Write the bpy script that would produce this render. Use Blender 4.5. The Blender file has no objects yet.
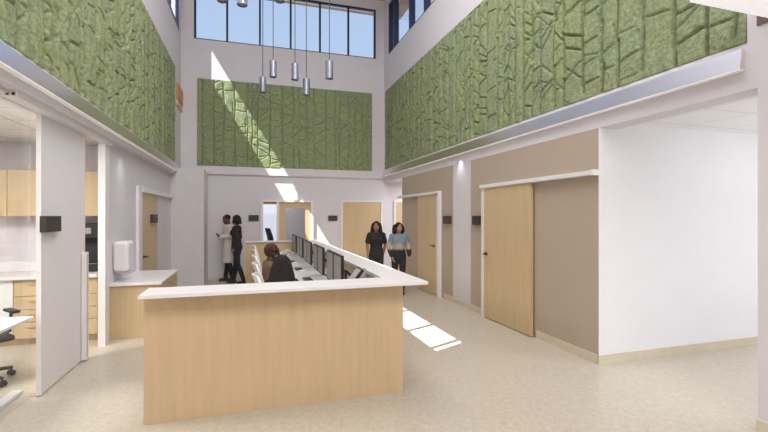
import bpy, bmesh, math, random
import numpy as np
from mathutils import Vector, Matrix
C = bpy.context.scene
COL = C.collection
PI = math.pi
random.seed(4)

# ------------------------------------------------------------------ materials
def mat(name, col, rough=.6, metal=0, emit=0, bump=None, spec=None, noise=None):
    m = bpy.data.materials.new(name); m.use_nodes = True
    nt = m.node_tree; b = nt.nodes['Principled BSDF']
    b.inputs['Base Color'].default_value = (*col, 1)
    b.inputs['Roughness'].default_value = rough
    b.inputs['Metallic'].default_value = metal
    if spec is not None: b.inputs['Specular IOR Level'].default_value = spec
    if emit:
        b.inputs['Emission Color'].default_value = (*col, 1)
        b.inputs['Emission Strength'].default_value = emit
    if noise or bump:
        tc = nt.nodes.new('ShaderNodeTexCoord')
        mp = nt.nodes.new('ShaderNodeMapping'); nt.links.new(tc.outputs['Object'], mp.inputs[0])
    if noise:   # (scale, (sx,sy,sz), amount, detail)
        sc, st, am, de = noise
        mp.inputs['Scale'].default_value = st
        n = nt.nodes.new('ShaderNodeTexNoise'); n.inputs['Scale'].default_value = sc; n.inputs['Detail'].default_value = de
        nt.links.new(mp.outputs[0], n.inputs['Vector'])
        r = nt.nodes.new('ShaderNodeValToRGB')
        r.color_ramp.elements[0].position = .3; r.color_ramp.elements[1].position = .7
        r.color_ramp.elements[0].color = (*[c*(1-am) for c in col], 1)
        r.color_ramp.elements[1].color = (*[min(1, c*(1+am)) for c in col], 1)
        nt.links.new(n.outputs['Fac'], r.inputs[0]); nt.links.new(r.outputs[0], b.inputs['Base Color'])
    if bump:
        sc, dist = bump
        n2 = nt.nodes.new('ShaderNodeTexNoise'); n2.inputs['Scale'].default_value = sc; n2.inputs['Detail'].default_value = 5
        nt.links.new(tc.outputs['Object'], n2.inputs['Vector'])
        bp = nt.nodes.new('ShaderNodeBump'); bp.inputs['Distance'].default_value = dist
        nt.links.new(n2.outputs['Fac'], bp.inputs['Height']); nt.links.new(bp.outputs[0], b.inputs['Normal'])
    return m

M = {}
M['wall'] = mat('wall_paint', (.69, .66, .69), .7, noise=(3, (1, 1, 1), .012, 2))
M['wall_up'] = M['wall']
M['pillar'] = mat('pillar_panel', (.66, .635, .625), .6, noise=(4, (1, 1, 1), .03, 3))
M['beige'] = mat('beige_paint', (.465, .38, .295), .65, noise=(3, (1, 1, 1), .015, 2))
M['base'] = mat('cream_base', (.66, .59, .45), .5, noise=(8, (1, 1, 1), .03, 2))
M['wood'] = mat('maple_veneer', (.61, .455, .265), .42, noise=(4, (5, 5, .4), .05, 5))
M['wood_dark'] = mat('orange_wood', (.55, .25, .08), .5, noise=(5, (1, 6, 6), .12, 4))
M['ceil_wood'] = mat('ceiling_wood', (.34, .22, .14), .6, noise=(5, (6, .5, 1), .12, 4))
M['white'] = mat('white_laminate', (.82, .80, .80), .35, noise=(6, (1, 1, 1), .01, 2))
M['side_white'] = mat('side_room_paint', (.84, .84, .87), .6, noise=(3, (1, 1, 1), .01, 2))
M['door_white'] = mat('door_paint', (.82, .80, .81), .45, noise=(3, (1, 1, 1), .01, 2))
M['counter'] = mat('counter_top_solid', (.80, .775, .77), .3, noise=(90, (1, 1, 1), .02, 3))
M['metal_w'] = mat('white_metal', (.78, .77, .77), .35, noise=(6, (1, 1, 1), .01, 2))
M['ledger'] = mat('dark_timber', (.16, .10, .075), .6, noise=(5, (6, .5, 1), .12, 4))
M['chrome'] = mat('brushed_aluminium', (.42, .45, .53), .28, .9, noise=(30, (1, 1, .1), .04, 2))
M['band'] = mat('glossy_channel', (.90, .85, .84), .26, 1, noise=(4, (1, 1, 1), .01, 2))
M['lip'] = mat('led_lip', (.88, .86, .84), .5, emit=.15)
M['navy'] = mat('navy_frame', (.018, .025, .06), .35, noise=(6, (1, 1, 1), .05, 2))
M['black'] = mat('black_plastic', (.016, .015, .016), .45, noise=(20, (1, 1, 1), .08, 2))
M['sign'] = mat('sign_charcoal', (.045, .036, .033), .5, noise=(10, (1, 1, 1), .05, 2))
M['screen'] = mat('grey_screen', (.36, .34, .325), .35, noise=(3, (1, 1, 1), .03, 2))
M['grey'] = mat('grey_plastic', (.42, .40, .39), .45, noise=(9, (1, 1, 1), .03, 2))
M['keys'] = mat('dark_keys', (.07, .068, .068), .55, noise=(60, (1, 1, 1), .2, 2))
M['blue'] = mat('blue_violet_mesh', (.13, .14, .33), .8, noise=(60, (1, 1, 1), .1, 2))
M['coat'] = mat('white_coat_cloth', (.74, .68, .65), .85, noise=(14, (1, 1, .4), .04, 3))
M['blackcloth'] = mat('black_cloth', (.020, .018, .018), .85, noise=(14, (1, 1, .5), .25, 3))
M['denim'] = mat('dark_denim', (.016, .020, .028), .85, noise=(22, (1, 1, .4), .3, 3))
M['greycloth'] = mat('charcoal_trousers', (.035, .031, .029), .85, noise=(22, (1, 1, .4), .2, 3))
M['tan'] = mat('tan_shirt', (.22, .125, .072), .85, noise=(14, (1, 1, .5), .1, 3))
M['hair_black'] = mat('black_hair', (.014, .010, .009), .85, noise=(40, (3, 3, .3), .5, 3), bump=(90, .004))
M['hair_brown'] = mat('auburn_hair', (.075, .031, .019), .75, noise=(45, (1, 1, 1), .6, 3), bump=(60, .02))
M['skin_dark'] = mat('skin_dark', (.12, .05, .032), .5, noise=(10, (1, 1, 1), .05, 2))
M['skin_mid'] = mat('skin_brown', (.33, .16, .105), .5, noise=(10, (1, 1, 1), .05, 2))
M['skin_light'] = mat('skin_tan', (.42, .22, .15), .5, noise=(10, (1, 1, 1), .05, 2))
M['lips'] = mat('lips', (.25, .05, .045), .4)
M['eye'] = mat('eye_white', (.7, .68, .65), .3)
M['pupil'] = mat('pupil', (.01, .006, .005), .2)
M['lamp'] = mat('lamp_diffuser', (.8, .79, .80), .5, emit=.55)

def mat_floor():
    m = mat('terrazzo_floor', (.62, .545, .43), .34)
    nt = m.node_tree; b = nt.nodes['Principled BSDF']
    tc = nt.nodes.new('ShaderNodeTexCoord')
    v = nt.nodes.new('ShaderNodeTexVoronoi'); v.inputs['Scale'].default_value = 70
    nt.links.new(tc.outputs['Object'], v.inputs['Vector'])
    r = nt.nodes.new('ShaderNodeValToRGB')
    e = r.color_ramp.elements; e[0].position = 0; e[1].position = 1
    e[0].color = (.47, .42, .335, 1); e[1].color = (.57, .52, .43, 1)
    x = e.new(.35); x.color = (.52, .47, .38, 1)
    nt.links.new(v.outputs['Color'], r.inputs[0])
    n = nt.nodes.new('ShaderNodeTexNoise'); n.inputs['Scale'].default_value = 18; n.inputs['Detail'].default_value = 6
    nt.links.new(tc.outputs['Object'], n.inputs['Vector'])
    mx = nt.nodes.new('ShaderNodeMix'); mx.data_type = 'RGBA'; mx.blend_type = 'OVERLAY'
    mx.inputs[0].default_value = .18
    nt.links.new(r.outputs[0], mx.inputs[6]); nt.links.new(n.outputs['Fac'], mx.inputs[7])
    nt.links.new(mx.outputs[2], b.inputs['Base Color'])
    return m
M['floor'] = mat_floor()

def mat_tiles(c=(.80, .78, .75), mo=(.50, .48, .45)):
    m = mat('ceiling_tiles', (.80, .78, .75), .8)
    nt = m.node_tree; b = nt.nodes['Principled BSDF']
    tc = nt.nodes.new('ShaderNodeTexCoord')
    br = nt.nodes.new('ShaderNodeTexBrick'); br.offset = 0; br.squash = 1
    br.inputs['Scale'].default_value = 1; br.inputs['Brick Width'].default_value = .61; br.inputs['Row Height'].default_value = .61
    br.inputs['Mortar Size'].default_value = .010; br.inputs['Mortar Smooth'].default_value = 0
    br.inputs['Color1'].default_value = br.inputs['Color2'].default_value = (*c, 1)
    br.inputs['Mortar'].default_value = (*mo, 1)
    nt.links.new(tc.outputs['Object'], br.inputs['Vector']); nt.links.new(br.outputs['Color'], b.inputs['Base Color'])
    return m
M['tiles'] = mat_tiles()
M['side_tiles'] = mat_tiles((.87, .87, .89), (.72, .72, .74))

def mat_moss():
    m = mat('preserved_moss', (.17, .23, .09), .95, spec=.1)
    nt = m.node_tree; b = nt.nodes['Principled BSDF']
    tc = nt.nodes.new('ShaderNodeTexCoord')
    n = nt.nodes.new('ShaderNodeTexNoise'); n.inputs['Scale'].default_value = 26; n.inputs['Detail'].default_value = 8; n.inputs['Roughness'].default_value = .7
    n3 = nt.nodes.new('ShaderNodeTexNoise'); n3.inputs['Scale'].default_value = 2.2; n3.inputs['Detail'].default_value = 3
    for q in (n, n3): nt.links.new(tc.outputs['Object'], q.inputs['Vector'])
    r = nt.nodes.new('ShaderNodeValToRGB'); e = r.color_ramp.elements
    e[0].position = .3; e[0].color = (.18, .21, .11, 1); e[1].position = .7; e[1].color = (.41, .455, .29, 1)
    nt.links.new(n.outputs['Fac'], r.inputs[0])
    r2 = nt.nodes.new('ShaderNodeValToRGB'); e = r2.color_ramp.elements
    e[0].position = .35; e[0].color = (.90, .95, .95, 1); e[1].position = .65; e[1].color = (1, 1, .86, 1)
    nt.links.new(n3.outputs['Fac'], r2.inputs[0])
    mx = nt.nodes.new('ShaderNodeMix'); mx.data_type = 'RGBA'; mx.blend_type = 'MULTIPLY'; mx.inputs[0].default_value = 1
    nt.links.new(r.outputs[0], mx.inputs[6]); nt.links.new(r2.outputs[0], mx.inputs[7]); nt.links.new(mx.outputs[2], b.inputs['Base Color'])
    bp = nt.nodes.new('ShaderNodeBump'); bp.inputs['Distance'].default_value = .015; bp.inputs['Strength'].default_value = .6
    nt.links.new(n.outputs['Fac'], bp.inputs['Height']); nt.links.new(bp.outputs[0], b.inputs['Normal'])
    return m
M['moss'] = mat_moss()

def mat_sweater():
    m = mat('ombre_sweater', (.2, .3, .4), .9)
    nt = m.node_tree; b = nt.nodes['Principled BSDF']
    tc = nt.nodes.new('ShaderNodeTexCoord'); sp = nt.nodes.new('ShaderNodeSeparateXYZ')
    nt.links.new(tc.outputs['Object'], sp.inputs[0])
    mr = nt.nodes.new('ShaderNodeMapRange'); mr.inputs['From Min'].default_value = .85; mr.inputs['From Max'].default_value = 1.45
    nt.links.new(sp.outputs['Z'], mr.inputs[0])
    n = nt.nodes.new('ShaderNodeTexNoise'); n.inputs['Scale'].default_value = 30
    nt.links.new(tc.outputs['Object'], n.inputs['Vector'])
    ad = nt.nodes.new('ShaderNodeMath'); ad.operation = 'MULTIPLY_ADD'; ad.inputs[1].default_value = .08; 
    nt.links.new(n.outputs['Fac'], ad.inputs[0]); nt.links.new(mr.outputs[0], ad.inputs[2])
    r = nt.nodes.new('ShaderNodeValToRGB'); e = r.color_ramp.elements
    e[0].position = .36; e[0].color = (.018, .02, .025, 1); e[1].position = .72; e[1].color = (.19, .25, .29, 1)
    a = e.new(.44); a.color = (.40, .34, .29, 1); a = e.new(.60); a.color = (.40, .35, .31, 1)
    nt.links.new(ad.outputs[0], r.inputs[0]); nt.links.new(r.outputs[0], b.inputs['Base Color'])
    return m
M['sweater'] = mat_sweater()

def mat_glass():
    m = bpy.data.materials.new('clear_glass'); m.use_nodes = True; nt = m.node_tree
    for n in list(nt.nodes): nt.nodes.remove(n)
    o = nt.nodes.new('ShaderNodeOutputMaterial'); t = nt.nodes.new('ShaderNodeBsdfTransparent'); g = nt.nodes.new('ShaderNodeBsdfGlossy')
    t.inputs[0].default_value = (.97, .98, .985, 1); g.inputs['Roughness'].default_value = .02
    lw = nt.nodes.new('ShaderNodeLayerWeight'); lw.inputs[0].default_value = .5
    pw = nt.nodes.new('ShaderNodeMath'); pw.operation = 'POWER'; pw.inputs[1].default_value = 4
    fr = nt.nodes.new('ShaderNodeMath'); fr.operation = 'MULTIPLY_ADD'; fr.inputs[1].default_value = .35; fr.inputs[2].default_value = .02
    nt.links.new(lw.outputs['Facing'], pw.inputs[0]); nt.links.new(pw.outputs[0], fr.inputs[0])
    mx = nt.nodes.new('ShaderNodeMixShader')
    nt.links.new(fr.outputs[0], mx.inputs[0]); nt.links.new(t.outputs[0], mx.inputs[1]); nt.links.new(g.outputs[0], mx.inputs[2])
    nt.links.new(mx.outputs[0], o.inputs[0])
    return m
M['glass'] = mat_glass()

# ------------------------------------------------------------------ mesh helpers
class MB:
    def __init__(s): s.bm = bmesh.new()
    def box(s, x0, x1, y0, y1, z0, z1, rot=None, piv=None):
        vs = [s.bm.verts.new((x, y, z)) for x in (x0, x1) for y in (y0, y1) for z in (z0, z1)]
        for f in ((0,1,3,2),(4,6,7,5),(0,4,5,1),(2,3,7,6),(0,2,6,4),(1,5,7,3)): s.bm.faces.new([vs[i] for i in f])
        if rot is not None:
            piv = Vector(piv)
            for v in vs: v.co = rot @ (v.co - piv) + piv
        return s
    def rbox(s, x0, x1, y0, y1, z0, z1, r=.01, seg=3):
        t = bmesh.new(); m = MB.__new__(MB); m.bm = t; m.box(x0, x1, y0, y1, z0, z1)
        bmesh.ops.bevel(t, geom=t.edges[:], offset=r, segments=seg, affect='EDGES', profile=.5)
        return s.merge(t)
    def merge(s, t, mtx=None):
        if mtx is not None: bmesh.ops.transform(t, matrix=mtx, verts=t.verts)
        me = bpy.data.meshes.new('tmp'); t.to_mesh(me); s.bm.from_mesh(me); bpy.data.meshes.remove(me); t.free(); return s
    def poly(s, pts, z0, z1):
        lo = [s.bm.verts.new((x, y, z0)) for x, y in pts]; hi = [s.bm.verts.new((x, y, z1)) for x, y in pts]
        n = len(pts); s.bm.faces.new(lo[::-1]); s.bm.faces.new(hi)
        for i in range(n): s.bm.faces.new((lo[i], lo[(i+1) % n], hi[(i+1) % n], hi[i]))
        return s
    def cyl(s, p0, p1, r0, r1=None, n=16, cap=True):
        r1 = r0 if r1 is None else r1
        p0, p1 = Vector(p0), Vector(p1); d = p1-p0
        if d.length < 1e-6: return s
        t = bmesh.new(); bmesh.ops.create_cone(t, cap_ends=cap, segments=n, radius1=r0, radius2=r1, depth=d.length)
        return s.merge(t, Matrix.Translation((p0+p1)/2) @ d.to_track_quat('Z', 'Y').to_matrix().to_4x4())
    def ell(s, c, r, rot=None, u=16, v=12):
        t = bmesh.new(); bmesh.ops.create_uvsphere(t, u_segments=u, v_segments=v, radius=1)
        m = Matrix.Translation(c) @ (rot.to_4x4() if rot else Matrix()) @ Matrix.Diagonal((*r, 1))
        return s.merge(t, m)
    def tube(s, pts, rad, n=12):
        for i in range(len(pts)-1):
            s.cyl(pts[i], pts[i+1], rad[i], rad[i+1], n)
        for p, r in zip(pts, rad): s.ell(p, (r, r, r), u=n, v=8)
        return s
    def loft(s, rings, n=20, mtx=None):       # rings: (x,y,z,rx,ry)
        R = []
        for (x, y, z, rx, ry) in rings:
            R.append([s.bm.verts.new((mtx @ Vector((x+rx*math.cos(a), y+ry*math.sin(a), z))) if mtx else (x+rx*math.cos(a), y+ry*math.sin(a), z)) for a in [2*PI*k/n for k in range(n)]])
        for i in range(len(R)-1):
            for k in range(n): s.bm.faces.new((R[i][k], R[i][(k+1) % n], R[i+1][(k+1) % n], R[i+1][k]))
        s.bm.faces.new(R[0][::-1]); s.bm.faces.new(R[-1]); return s
    def mesh(s, name):
        bmesh.ops.recalc_face_normals(s.bm, faces=s.bm.faces)
        me = bpy.data.meshes.new(name); s.bm.to_mesh(me); s.bm.free(); return me
    def build(s, name, m, parent=None, smooth=False, kind=None, loc=None, bevel=0):
        if bevel: bmesh.ops.bevel(s.bm, geom=s.bm.edges[:], offset=bevel, segments=2, affect='EDGES')
        me = s.mesh(name); me.materials.append(m)
        if smooth: me.polygons.foreach_set('use_smooth', [True]*len(me.polygons))
        o = bpy.data.objects.new(name, me); COL.objects.link(o)
        if smooth == 2: pass
        if parent: o.parent = parent
        if kind: o['kind'] = kind
        if loc: o.location = loc
        return o
    def remesh(s, name, m, voxel, parent=None, smooth_it=4):
        bmesh.ops.recalc_face_normals(s.bm, faces=s.bm.faces)
        me = bpy.data.meshes.new('tmp'); s.bm.to_mesh(me); s.bm.free()
        t = bpy.data.objects.new('tmp', me); COL.objects.link(t)
        r = t.modifiers.new('r', 'REMESH'); r.mode = 'VOXEL'; r.voxel_size = voxel; r.adaptivity = 0
        q = t.modifiers.new('s', 'SMOOTH'); q.iterations = smooth_it; q.factor = .5
        dg = bpy.context.evaluated_depsgraph_get(); dg.update()
        me2 = bpy.data.meshes.new_from_object(t.evaluated_get(dg)); me2.name = name
        bpy.data.objects.remove(t); bpy.data.meshes.remove(me)
        me2.materials.clear(); me2.materials.append(m)
        me2.polygons.foreach_set('use_smooth', [True]*len(me2.polygons))
        o = bpy.data.objects.new(name, me2); COL.objects.link(o)
        if parent: o.parent = parent
        return o

def thing(name, label, cat, loc=(0, 0, 0), rz=0, group=None):
    o = bpy.data.objects.new(name, None); COL.objects.link(o); o.empty_display_size = .1
    o.location = loc; o.rotation_euler = (0, 0, rz); o['label'] = label; o['category'] = cat
    if group: o['group'] = group
    return o
def tag(o, label, cat, group=None):
    o['label'] = label; o['category'] = cat
    if group: o['group'] = group
    return o
def struct(name, mb, m, label=None, cat=None, parent=None, **k):
    o = mb.build(name, m, parent, kind=None if parent else 'structure', **k)
    if label: o['label'] = label; o['category'] = cat
    return o
def sempty(name, label, cat, loc=(0, 0, 0)):
    o = thing(name, label, cat, loc); o['kind'] = 'structure'; return o
def copy_tree(o, parent=None):
    c = o.copy(); COL.objects.link(c)
    if parent: c.parent = parent
    for ch in [x for x in ALLCH(o)]: copy_tree(ch, c)
    return c
def ALLCH(o): return [x for x in list(COL.objects) if x.parent == o]

# ------------------------------------------------------------------ key dimensions
XL, XLU, XR = -1.80, -1.70, 3.69
YB, YBU = 11.90, 11.85
ZC, ZS, ZH, ZROOF = 2.63, 6.19, 7.62, 7.90
YN = -4.0

# ------------------------------------------------------------------ room shell
struct('floor', MB().box(-7, 9.5, YN-.2, 15, -.1, 0), M['floor'], 'speckled cream terrazzo floor', 'floor')
def upper_wall_x(x0, x1, sill=ZS, y0=2.8, y1=11.45):
    b = MB()
    # shallow recess that holds the moss panel
    m0, m1 = (2.335, 11.735) if x0 > 0 else (2.335, 10.965); q0, q1 = (3.0, 5.24) if x0 > 0 else (2.905, 5.15)
    b.box(x0, x1, YN, YBU+.3, ZC, q0); b.box(x0, x1, YN, YBU+.3, q1, sill)
    b.box(x0, x1, YN, m0, q0, q1); b.box(x0, x1, m1, YBU+.3, q0, q1)
    b.box(x0+(.086 if x0 > 0 else 0), x1-(0 if x0 > 0 else .086), m0, m1, q0, q1)
    b.box(x0, x1, YN, YBU+.3, ZH, ZROOF)
    b.box(x0, x1, y1, YBU+.3, sill, ZH); b.box(x0, x1, YN, y0, sill, ZH); return b
struct('wall_right_upper', upper_wall_x(XR, XR+.25, y0=2.0), M['wall_up'], 'tall pale upper wall on the right of the atrium above the beige wall', 'wall')
struct('wall_left_upper', upper_wall_x(XLU-.25, XLU, y0=2.86, y1=11.56), M['wall_up'], 'tall pale upper wall on the left of the atrium', 'wall')
b = MB(); b.box(XLU, XR, YBU, YBU+.25, 2.74, 2.945); b.box(XLU, XR, YBU, YBU+.25, 5.185, ZS); b.box(XLU, -1.325, YBU, YBU+.25, 2.945, 5.185); b.box(3.325, XR, YBU, YBU+.25, 2.945, 5.185); b.box(-1.325, 3.325, YBU+.086, YBU+.25, 2.945, 5.185); b.box(XLU, XR, YBU, YBU+.25, ZH, ZROOF)
b.box(XLU, -1.40, YBU, YBU+.25, ZS, ZH); b.box(3.44, XR, YBU, YBU+.25, ZS, ZH)
struct('wall_back_upper', b, M['wall_up'], 'pale upper wall at the far end with the wide clerestory window', 'wall')
# lower back wall with the sliding-door opening
b = MB(); OX0, OX1, OZ = .30, 1.58, 2.03
b.box(-3.0, OX0, YB, YB+.15, 0, 2.74); b.box(OX1, 9, YB, YB+.15, 0, 2.74); b.box(OX0, OX1, YB, YB+.15, OZ, 2.74)
struct('wall_back', b, M['wall'], 'pale far wall behind the reception desk', 'wall')
struct('trim_back_cornice', MB().box(XLU, XR, YBU-.008, YBU, 2.735, 2.90), M['wall'], 'flat pale cornice under the far green panel', 'trim')
# left lower wall: opening Y 2.4..6.12, then wall with a door recess
b = MB(); b.box(XL-.12, XL, 6.46, 8.0, 0, ZC); b.box(XL-.12, XL, 8.0, 10.75, 2.11, ZC); b.box(XL-.12, XL, 10.75, 11.9, 0, ZC)
b.box(XL-.12, XL, YN, 2.4, 0, ZC); b.box(XL-.12, XL+.0, 2.4, 6.15, 2.60, ZC)
struct('wall_left', b, M['wall'], 'pale lower wall on the left beside the sliding door', 'wall')
#struct('trim_left_soffit', MB().box(XL-.12, XLU, YN, YBU, ZC, ZC+.02), M['wall'], 'narrow pale ledge along the left wall head', 'trim')
# wall post by the sliding door
b = MB(); b.box(XL-.05, XL+.03, 6.22, 6.34, 0, 2.58); b.box(XL-.02, XL+.012, 6.34, 6.46, 0, 2.58)
struct('trim_post', b, M['metal_w'], 'white jamb beside the left sliding door', 'trim')
# pillar box at the far left
struct('wall_pillar', MB().box(XL-.1, -1.075, 10.97, YBU-.001, 0, 2.765), M['pillar'], 'boxed greyish pillar at the far left end', 'pillar')
# near wall behind camera, roof
struct('wall_near', MB().box(XL-.5, XR+.5, YN-.2, YN, 0, ZROOF), M['wall'], 'pale wall behind the viewer', 'wall')
struct('ceiling', MB().box(XLU-.37, XR+.7, YN-.2, YBU+.62, ZROOF, ZROOF+.25), M['ceil_wood'], 'brown wooden roof deck high over the atrium', 'ceiling')
struct('trim_eave_left', MB().box(XLU-.37, XLU-.25, YN, YBU+.6, 7.72, ZROOF), M['ceil_wood'], 'brown eave outside the left clerestory', 'eave')
struct('trim_eave_back', MB().box(XLU, XR, YBU+.25, YBU+.6, 7.72, ZROOF), M['ceil_wood'], 'brown eave outside the far clerestory', 'eave')
struct('trim_eave_right', MB().box(XR+.25, XR+.7, YN, YBU+.6, 7.72, ZROOF), M['ceil_wood'], 'brown eave outside the right clerestory', 'eave')
# right lower walls: beige fields with a white strip
b = MB(); b.box(XR, XR+.12, 3.98, 6.72, 0, ZC); b.box(XR, XR+.02, 3.826, 3.98, 0, ZC)
struct('wall_right_near', b, M['beige'], 'taupe lower wall around the nearer sliding wooden door', 'wall')
struct('wall_right_far', MB().box(XR, XR+.12, 7.41, 10.30, 0, ZC), M['beige'], 'taupe lower wall around the farther sliding wooden door', 'wall')
struct('wall_right_strip', MB().box(XR, XR+.12, 6.72, 7.41, 0, ZC), M['wall'], 'white vertical strip between the two taupe wall fields', 'wall')
struct('wall_side_room', MB().box(XR+.021, 9, 3.825, 3.98, 0, ZC+.1).box(XR+.0005, XR+.0205, 3.821, 3.8255, 0, ZC), M['side_white'], 'bright white wall of the side room at the right', 'wall')
struct('wall_corridor', MB().box(XR+.121, 9, 10.15, 10.30, 0, ZC+.1), M['wall'], 'side wall of the far right corridor', 'wall')
struct('wall_right_column', MB().box(XR, XR+.25, YN, 2.262, 0, ZC), M['wall'], 'pale wall at the right edge of the view', 'wall')
struct('wall_side_room_end', MB().box(8.9, 9.1, YN, 3.83, 0, ZC+.1), M['white'], 'end wall of the right side room', 'wall')
struct('ceiling_side_room', MB().box(XR+.25, 9, YN, 3.83, 2.70, 2.75), M['side_tiles'], 'white tile ceiling of the right side room', 'ceiling')
struct('ceiling_corridor', MB().box(XR+.12, 9, 10.30, YB, 2.66, 2.75), M['tiles'], 'tile ceiling of the far right corridor', 'ceiling')
struct('wall_corridor_end', MB().box(8.9, 9.1, 10.3, YB, 0, 2.7), M['wall'], 'end wall of the far corridor', 'wall')
# baseboards
b = MB(); b.box(XR-.012, XR, 3.815, 4.90, 0, .10); b.box(XR-.012, XR, 6.31, 7.82, 0, .10); b.box(XR-.012, XR, 9.25, 10.30, 0, .10); b.box(XR-.012, XR, YN, 2.265, 0, .10)
struct('baseboard_right', b, M['base'], 'cream baseboard along the taupe wall', 'baseboard')
struct('baseboard_side_room', MB().box(XR-.012, 8.9, 3.813, 3.825, 0, .10), M['base'], 'cream baseboard along the bright white wall', 'baseboard')
struct('baseboard_back', MB().box(-1.07, OX0-.07, YB-.012, YB, 0, .08), M['base'], 'cream baseboard along the far wall', 'baseboard')
# left room shell
LRY = 7.12
struct('wall_office_back', MB().box(-6, XL-.12, LRY, LRY+.12, 0, 2.72), M['wall'], 'pale back wall of the left office', 'wall')
struct('wall_office_side', MB().box(-6.1, -5.9, YN, LRY, 0, 2.72), M['wall'], 'far side wall of the left office', 'wall')
struct('ceiling_office', MB().box(-6, XL-.12, YN, LRY+.1, 2.67, 2.72), M['tiles'], 'tile ceiling of the left office', 'ceiling')
# back room shell
b = MB(); b.box(-1.5, -.1, 14.9, 15.0, 0, 2.72); b.box(1.3, 3.4, 14.9, 15.0, 0, 2.72); b.box(-.1, 1.3, 14.9, 15, 0, .5); b.box(-.1, 1.3, 14.9, 15, 2.35, 2.72); b.box(-1.6, -1.5, YB+.15, 15, 0, 2.72); b.box(3.4, 3.5, YB+.15, 15, 0, 2.72)
struct('wall_back_room', b, M['white'], 'bright white walls of the room behind the far sliding door', 'wall')
struct('wall_back_room_partition', MB().box(1.02, 1.10, 13.6, 14.9, 0, 2.6).box(1.02, 3.4, 13.5, 13.6, 0, 2.6), M['wall'], 'greyish partition behind the glazed far door', 'wall')
struct('ceiling_back_room', MB().box(-1.6, 3.5, YB+.15, 15, 2.6, 2.7), M['tiles'], 'ceiling of the room behind the far door', 'ceiling')

# ------------------------------------------------------------------ glossy channel trims with LED lip
def channel(name, x, sgn, y0, y1, label, dz=0):
    t = sempty(name, label, 'trim')
    b = MB(); q = [(x, 2.795+dz), (x-sgn*.060, 2.795+dz), (x-sgn*.036, 2.955+dz), (x, 2.955+dz)]
    lo = [b.bm.verts.new((px, y0, pz)) for px, pz in q]; hi = [b.bm.verts.new((px, y1, pz)) for px, pz in q]
    b.bm.faces.new(lo); b.bm.faces.new(hi[::-1])
    for i in range(4): b.bm.faces.new((lo[i], lo[(i+1) % 4], hi[(i+1) % 4], hi[i]))
    b.build('channel_face', M['band'], t)
    MB().box(min(x, x-sgn*.061), max(x, x-sgn*.061), y0, y1, 2.788+dz, 2.795+dz).build('led_strip', M['lip'], t)
channel('trim_1', XR, 1, 2.35, YBU-.03, 'glossy metal channel with a white lip along the right wall')
channel('trim_2', XLU, -1, 1.0, 11.2, 'glossy metal channel with a white lip along the left wall', -.085)

# ------------------------------------------------------------------ clerestory windows
def window(name, axis, c, depth, a0, a1, z0, z1, mull, label, rail=.04, mw=.05):
    t = sempty(name, label, 'window')
    f = MB(); lo, hi = sorted((c, c+depth))
    def bx(a, b_, za, zb):
        (f.box(lo, hi, a, b_, za, zb) if axis == 'x' else f.box(a, b_, lo, hi, za, zb))
    bx(a0, a1, z0, z0+rail); bx(a0, a1, z1-.05, z1); bx(a0, a0+mw, z0, z1); bx(a1-mw, a1, z0, z1)
    for m_ in mull: bx(m_-mw/2, m_+mw/2, z0, z1)
    f.build('window_frame', M['navy'], t)
    e = [a0]+sorted(mull)+[a1]; g = (lo+hi)/2
    for i in range(len(e)-1):
        p = MB(); p.box(g-.004, g+.004, e[i]+mw/2, e[i+1]-mw/2, z0+rail, z1-.05) if axis == 'x' else p.box(e[i]+mw/2, e[i+1]-mw/2, g-.004, g+.004, z0+rail, z1-.05)
        p.build('pane', M['glass'], t)
window('window_1', 'y', YBU+.02, .07, -1.40, 3.44, ZS-.01, ZH, [-.603, .221, 1.028, 1.829, 2.635], 'wide clerestory window of six panes in the far wall')
window('window_2', 'x', XR+.005, .15, 2.0, 11.45, ZS-.01, ZH, [11.0-.95*k-.25 for k in range(1, 9)]+[11.02], 'long clerestory window high in the right wall', mw=.06)
window('window_3', 'x', XLU-.08, .075, 2.86, 11.56, ZS-.01, ZH, [10.47, 9.5, 8.6, 7.7, 6.8, 5.87, 4.95, 3.92, 3.08], 'long clerestory window high in the left wall', rail=.13)

t = sempty('window_5', 'window of the room behind the far sliding door', 'window')
f = MB(); f.box(-.1, 1.3, 14.93, 14.98, .5, .55); f.box(-.1, 1.3, 14.93, 14.98, 2.30, 2.35); f.box(-.1, -.05, 14.93, 14.98, .55, 2.3); f.box(1.25, 1.3, 14.93, 14.98, .55, 2.3); f.build('window_frame', M['metal_w'], t)
MB().box(-.05, 1.25, 14.95, 14.958, .55, 2.3).build('pane', M['glass'], t)
# ------------------------------------------------------------------ doors
def lever(parent, x, y, z, dx, dirv, m=M['black']):
    # dx: outward normal sign along X; dirv: +1 grip toward +Y
    h = MB(); h.cyl((x, y, z), (x-dx*.012, y, z), .026); h.cyl((x-dx*.01, y, z), (x-dx*.055, y, z), .010)
    h.tube([(x-dx*.055, y, z), (x-dx*.055, y+dirv*.13, z)], [.011, .009]); h.build('door_handle', m, parent, smooth=False)
# near right sliding door
t = sempty('door_1', 'wide maple sliding door, the nearer of the two in the right taupe wall', 'door')
MB().box(XR-.062, XR-.02, 4.95, 6.20, .012, 2.11).build('door_leaf', M['wood'], t)
tr = MB().rbox(XR-.09, XR, 3.83, 6.275, 2.105, 2.158, .006).build('track', M['metal_w'], t)
b = MB(); b.box(XR-.096, XR-.002, 3.805, 3.835, 2.10, 2.163); b.build('track_end_cap', M['white'], tr)
MB().box(XR-.07, XR, 6.17, 6.245, 0, 2.11).build('door_frame', M['metal_w'], t)
lever(t, XR-.062, 6.10, 1.04, 1, -1)
t = sempty('door_2', 'maple sliding door, the farther of the two in the right taupe wall, beside two women', 'door')
MB().box(XR-.062, XR-.02, 8.0, 9.08, .012, 2.11).build('door_leaf', M['wood'], t)
MB().rbox(XR-.09, XR, 7.93, 10.40, 2.105, 2.158, .006).build('track', M['metal_w'], t)
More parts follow.
